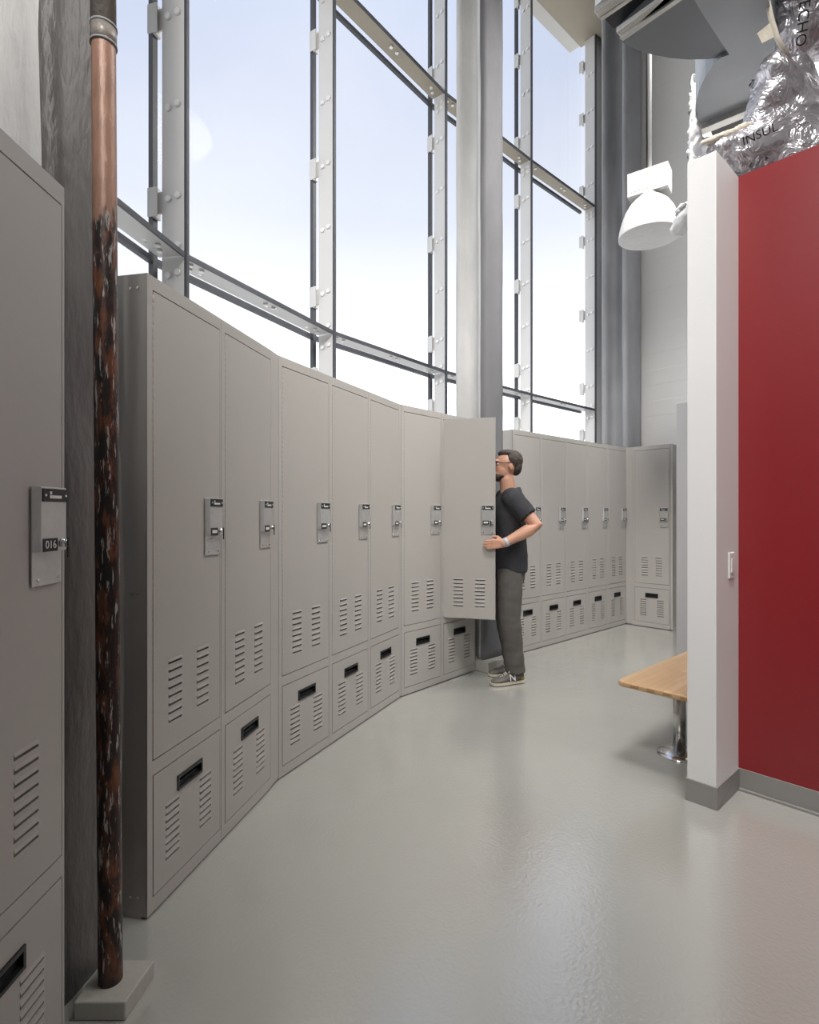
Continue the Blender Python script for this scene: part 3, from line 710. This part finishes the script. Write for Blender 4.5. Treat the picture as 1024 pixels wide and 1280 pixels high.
# arms
LS, LE, LWR = Vector((.812, 4.418, 1.462)), Vector((.988, 4.335, 1.250)), Vector((.728, 4.315, 1.118))
RS, RE, RWR = Vector((.800, 4.750, 1.462)), Vector((.745, 4.79, 1.175)), Vector((.535, 4.685, 1.275))
def arm(S_, E_, W_):
    limb(body, [S_, S_.lerp(E_, .5), E_, E_.lerp(W_, .25), E_.lerp(W_, .6), W_], [.066, .058, .048, .052, .043, .032])
arm(LS, LE, LWR); arm(RS, RE, RWR)
# hands: palm, four fingers with bends, thumb
def hand(W_, fwd, side, palm, curl, thumb_side, spread=1.0, tgt=None):
    """fwd = wrist to knuckles, side = thumb-to-little axis, palm = palm normal"""
    fwd, side, palm = fwd.normalized(), side.normalized(), palm.normalized()
    for q in (-.028, -.010, .010, .026):
        limb(body, [W_+side*q*.55, W_+fwd*.045+side*q*.85, W_+fwd*.088+side*q], [.019, .0165, .0125], 10)
    for q, L, k in ((-.030, .066, .95), (-.010, .076, 1), (.010, .071, 1), (.029, .054, .9)):
        p = W_+fwd*.086+side*q; d = fwd.copy(); pts = [p]
        for j, fr_ in enumerate((.44, .32, .24)):
            c_ = curl*(.6+.25*j); d = (d*math.cos(c_) + palm*math.sin(c_)).normalized(); p = p+d*L*fr_; pts.append(p)
        limb(body, pts, [.0098, .0092, .0085, .0072], 10)
    b0 = W_+fwd*.022-side*.026; b1 = b0 + (fwd*.55-side*.6+palm*.5).normalized()*.042; b2 = b1 + (fwd*.85-side*.15+palm*.5).normalized()*.032; b3 = b2 + (fwd*.95+palm*.25).normalized()*.024
    limb(body, [b0, b1, b2, b3], [.016, .0125, .0105, .0085], 10)
dn = Vector((-.29, -.956, 0))                                           # outer face normal of the open door
dd = Vector((-.956, .29, 0))
hand(LWR, Vector((-.93, .17, -.10)), Vector((.05, 0, -1)), Vector((.1, 1, 0)), .22, 1)
hand(RWR, Vector((-.85, -.25, .3)), Vector((.2, .1, -1)), Vector((-.2, -1, 0)), .35, 1)
# legs
def leg(H_, K_, A_):
    limb(body, [H_, H_.lerp(K_, .5), K_, K_.lerp(A_, .3), K_.lerp(A_, .75), A_], [.085, .072, .052, .054, .040, .036])
    
LH_, LK, LA = Vector((.805, 4.50, .92)), Vector((.795, 4.455, .52)), Vector((.850, 4.452, .095))
RH_, RK, RA = Vector((.815, 4.67, .92)), Vector((.80, 4.675, .52)), Vector((.880, 4.69, .095))
leg(LH_, LK, LA); leg(RH_, RK, RA)
Lheel, Ltoe = Vector((.908, 4.475, 0)), Vector((.636, 4.372, 0)); Rheel, Rtoe = Vector((.935, 4.70, 0)), Vector((.652, 4.625, 0))
for A_, h_, t_ in ((LA, Lheel, Ltoe), (RA, Rheel, Rtoe)):
    limb(body, [A_, h_.lerp(t_, .25)+Vector((0, 0, .052)), h_.lerp(t_, .55)+Vector((0, 0, .042)), h_.lerp(t_, .80)+Vector((0, 0, .034))], [.034, .030, .026, .014])
man = remesh(obj('person', body, M['skin']), .0052, 3)
tag(man, 'man in a charcoal shirt and grey trousers standing at the open locker', 'person')
# shift origin to the feet
off = Vector((.80, CY, 0)); man.data.transform(Matrix.Translation(-off)); man.location = off
def wear(name, bm, m, vox=None, sm=3, parent=man):
    o = obj(name, bm, m)
    if vox: remesh(o, vox, sm)
    o.data.transform(Matrix.Translation(-off)); o.parent = parent; return o
# shirt
bm = bmn()
sh = [(.818, .872, .140, .190, 0), (.818, .90, .142, .192, 0), (.822, 1.0, .144, .190, 0), (.820, 1.10, .138, .180, 0), (.815, 1.20, .140, .184, 0), (.803, 1.33, .142, .194, 0), (.805, 1.42, .134, .198, .05), (.813, 1.475, .112, .168, .12), (.818, 1.515, .096, .130, .22), (.820, 1.540, .084, .100, .30)]
rings(bm, [er((cx, CY, z), a, b, sl) for cx, z, a, b, sl in sh])
for S_, E_ in ((LS, LE), (RS, RE)):
    tube(bm, [S_+(S_-E_)*.16, S_, S_.lerp(E_, .3), S_.lerp(E_, .66)], [.070, .090, .084, .082], 18)
    limb(bm, [Vector((.812, CY+(S_.y-CY)*.35, 1.485)), Vector((S_.x, CY+(S_.y-CY)*.85, S_.z+.012))], [.066, .084], 16)
shirt = wear('shirt', bm, M['shirt'], .008, 14)
for v in shirt.data.vertices:
    p = v.co; k = noise.noise(Vector((p.x*9, p.y*9, p.z*5)))*.006 + noise.noise(Vector((p.x*20, p.y*20, p.z*16)))*.003; v.co = p + v.normal*k
# trousers
bm = bmn()
tr_ = [(.818, .78, .112, .162), (.818, .84, .126, .174), (.82, .90, .124, .174), (.82, .93, .118, .166)]
rings(bm, [er((cx, CY, z), a, b) for cx, z, a, b in tr_])
for H_, K_, A_ in ((LH_, LK, LA), (RH_, RK, RA)):
    bot = A_+Vector((-.01, 0, -.012))
    tube(bm, [H_+Vector((0, 0, -.02)), H_.lerp(K_, .35), H_.lerp(K_, .7), K_, K_.lerp(bot, .35), K_.lerp(bot, .75), bot], [.104, .106, .098, .090, .086, .080, .078], 22)
tro = wear('trousers', bm, M['trouser'], .0085, 3)
for v in tro.data.vertices:
    p = v.co; low = max(0, .55-p.z)
    k = noise.noise(Vector((p.x*8, p.y*8, p.z*14)))*(.004+.012*low) + noise.noise(Vector((p.x*18, p.y*18, p.z*26)))*.003; v.co = p + v.normal*k
# hair and beard
bm = bmn(); ell(bm, (.845, CY, 1.780), (.085, .086, .086)); ell(bm, (.802, CY, 1.838), (.080, .066, .033)); ell(bm, (.872, CY, 1.730), (.05, .072, .075)); ell(bm, (.815, CY, 1.79), (.03, .083, .05))
hr = wear('hair', bm, M['hair'], .006, 2)
bm = bmn(); ell(bm, (.722, CY, 1.648), (.045, .052, .040)); ell(bm, (.745, CY, 1.650), (.045, .060, .024))
wear('beard', bm, M['hair'], .006, 2)
for s in (-1, 1):
    bm = bmn(); ell(bm, (.721, CY+s*.031, 1.750), (.012, .013, .011)); wear('eye', bm, M['eye'])
bm = bmn()
for s in (-1, 1):
    tube(bm, [(.692, CY+s*.066, 1.755), (.74, CY+s*.078, 1.757), (.822, CY+s*.087, 1.757)], .003, 8)
    q = [(.686, CY+s*(.036+.028*math.cos(a)), 1.750+.021*math.sin(a)) for a in [2*PI*k/16 for k in range(17)]]; tube(bm, q, .0024, 6)
tube(bm, [(.684, CY-.009, 1.754), (.684, CY+.009, 1.754)], .0024, 6)
wear('glasses', bm, M['glasses'])
# wrist band
bm = bmn(); dv = (LWR-LE).normalized(); q0 = LWR-dv*.012
tube(bm, [q0-dv*.020, q0-dv*.018, q0+dv*.008, q0+dv*.010], [.033, .0375, .0355, .031], 22); wear('wristband', bm, M['band'])
# shoes
def shoe(heel, toe):
    d = (toe-heel); L = d.length; ang = math.atan2(d.y, d.x)
    mx = Matrix.Translation(Vector((heel.x, heel.y, 0))) @ Matrix.Rotation(ang, 4, 'Z')
    def sec(s, w, h, z0=.022):
        r = []
        for k in range(24):
            a = 2*PI*k/24; c_, s_ = math.cos(a), math.sin(a)
            y = w*math.copysign(abs(c_)**.75, c_); z = (h-z0)/2*(1+math.copysign(abs(s_)**.7, s_))+z0
            if s_ > 0: y *= 1-.32*s_
            r.append(mx @ Vector((s*L, y, z)))
        return r
    bm = bmn()
    rings(bm, [sec(.015, .022, .085), sec(.05, .034, .104), sec(.15, .038, .103), sec(.27, .039, .098), sec(.40, .041, .106), sec(.52, .045, .090), sec(.66, .050, .070), sec(.80, .049, .057), sec(.91, .040, .050), sec(.975, .022, .040)])
    up = wear('shoe', bm, M['shoe'], .005, 2)
    bm = bmn(); o_ = [(-.004, .028), (.05, .040), (.2, .041), (.4, .043), (.6, .051), (.75, .054), (.88, .047), (.96, .032), (1.0, .012)]
    ptsL = [(s*L, w) for s, w in o_] + [(s*L, -w) for s, w in reversed(o_)]
    prism(bm, [mx @ Vector((x, y, .008)) for x, y in ptsL], (0, 0, .018)); wear('sole', bm, M['shoe_sole'], None, 0, up)
    bm = bmn(); prism(bm, [mx @ Vector((x*.995, y*.97, 0)) for x, y in ptsL], (0, 0, .008)); wear('outsole', bm, M['shoe'], None, 0, up)
    bm = bmn()
    for k in range(6):
        s = .43+.052*k; h = .108-.0075*k - (.004 if k > 3 else 0); tube(bm, [mx @ Vector((s*L, -.028, h-.020)), mx @ Vector((s*L+.006, 0, h+.002)), mx @ Vector((s*L, .028, h-.020))], .0042, 8)
    for s_ in (-1, 1): tube(bm, [mx @ Vector((.40*L, 0, .112)), mx @ Vector((.44*L, s_*.022, .118)), mx @ Vector((.52*L, s_*.034, .098))], .004, 8)
    wear('laces', bm, M['lace'], None, 0, up)
    for s_ in (-1, 1):
        bm = bmn(); text_into(bm, 'N', .075, mx @ Matrix.Translation((.42*L, s_*.0445, .058)) @ Matrix.Rotation(PI if s_ > 0 else 0, 4, 'Z') @ Matrix.Rotation(math.radians(78), 4, 'X'), 0, .003)
        wear('side_logo', bm, M['white_ink'], None, 0, up)
    bm = bmn(); rings(bm, [sec(-.002, .020, .062, .026), sec(.04, .0355, .066, .026), sec(.13, .0405, .055, .026)]); wear('heel_patch', bm, M['mustard'], None, 0, up)
    return up
shoe(Lheel, Ltoe); shoe(Rheel, Rtoe)

# ------------------------------------------------------------------ sky
w = bpy.data.worlds.new('sky'); sc.world = w; w.use_nodes = True; nt = w.node_tree; bg = nt.nodes['Background']
tc = nt.nodes.new('ShaderNodeTexCoord'); sp = nt.nodes.new('ShaderNodeSeparateXYZ'); nt.links.new(tc.outputs['Generated'], sp.inputs[0])
rp = nt.nodes.new('ShaderNodeValToRGB'); e = rp.color_ramp.elements
e[0].position = 0.0; e[0].color = (.55, .55, .55, 1); e[1].position = .04; e[1].color = (1.0, 1.0, 1.0, 1)
for p_, c_ in ((.20, (1, 1, 1)), (.32, (.55, .56, .585)), (.46, (.405, .425, .475)), (.62, (.325, .355, .438)), (.75, (.275, .325, .432)), (1, (.23, .29, .42))):
    k = e.new(p_); k.color = (*c_, 1)
nt.links.new(sp.outputs['Z'], rp.inputs[0])
nz = nt.nodes.new('ShaderNodeTexNoise'); nz.inputs['Scale'].default_value = 2.2; nz.inputs['Detail'].default_value = 4; nt.links.new(tc.outputs['Generated'], nz.inputs['Vector'])
mr = nt.nodes.new('ShaderNodeMapRange'); mr.inputs['From Min'].default_value = .45; mr.inputs['From Max'].default_value = .8; mr.inputs['To Max'].default_value = .35
nt.links.new(nz.outputs['Fac'], mr.inputs['Value'])
mx_ = nt.nodes.new('ShaderNodeMixRGB'); mx_.inputs[2].default_value = (.55, .55, .56, 1); nt.links.new(mr.outputs[0], mx_.inputs[0]); nt.links.new(rp.outputs[0], mx_.inputs[1])
nt.links.new(mx_.outputs[0], bg.inputs[0]); bg.inputs[1].default_value = 2.1

# ------------------------------------------------------------------ unseen fill lights added to brighten parts of the room
def area(name, loc, size, power, col=(1, .975, .94), target=None, spread=180):
    l = bpy.data.lights.new(name, 'AREA'); l.shape = 'DISK'; l.size = size; l.energy = power; l.color = col; l.spread = math.radians(spread)
    o = bpy.data.objects.new(name, l); COL.objects.link(o); o.location = loc
    d = (Vector(target) - Vector(loc)) if target else Vector((0, 0, -1)); o.rotation_euler = d.to_track_quat('-Z', 'Y').to_euler(); return o
area('fill_light', P(2.0, -.55, 5.7), 1.2, 38, target=(1.0, 4.2, 0), spread=80)
area('fill_light', (-.75, -.3, 4.9), .8, 13.5, target=(1.45, 2.6, 1.0), spread=54)
area('fill_light', (2.4, 1.0, 4.8), .8, 7, target=(1.5, 2.2, 0), spread=66)
area('fill_light', P(4.9, -1.15, 6.2), 1.4, 190, spread=168)
area('fill_light', P(2.7, -1.5, 6.6), 1.0, 27, target=P(6.5, -2.75, 1.1), spread=48)
area('fill_light', (.0, -1.9, 4.9), .8, 46, target=(-.95, 2.6, 3.9), spread=64)

# ------------------------------------------------------------------ camera
cd = bpy.data.cameras.new('camera'); cam = bpy.data.objects.new('camera', cd); COL.objects.link(cam)
cam.location = (0, 0, EYE); cam.rotation_euler = (PI/2, 0, 0)
cd.sensor_fit = 'HORIZONTAL'; cd.sensor_width = 36; cd.lens = F/1024*36; cd.shift_y = 1.4/1024; cd.clip_start = .05
sc.camera = cam
vs = sc.view_settings; vs.view_transform = 'Standard'; vs.look = 'None'; vs.exposure = 0; vs.gamma = 1; vs.use_curve_mapping = False
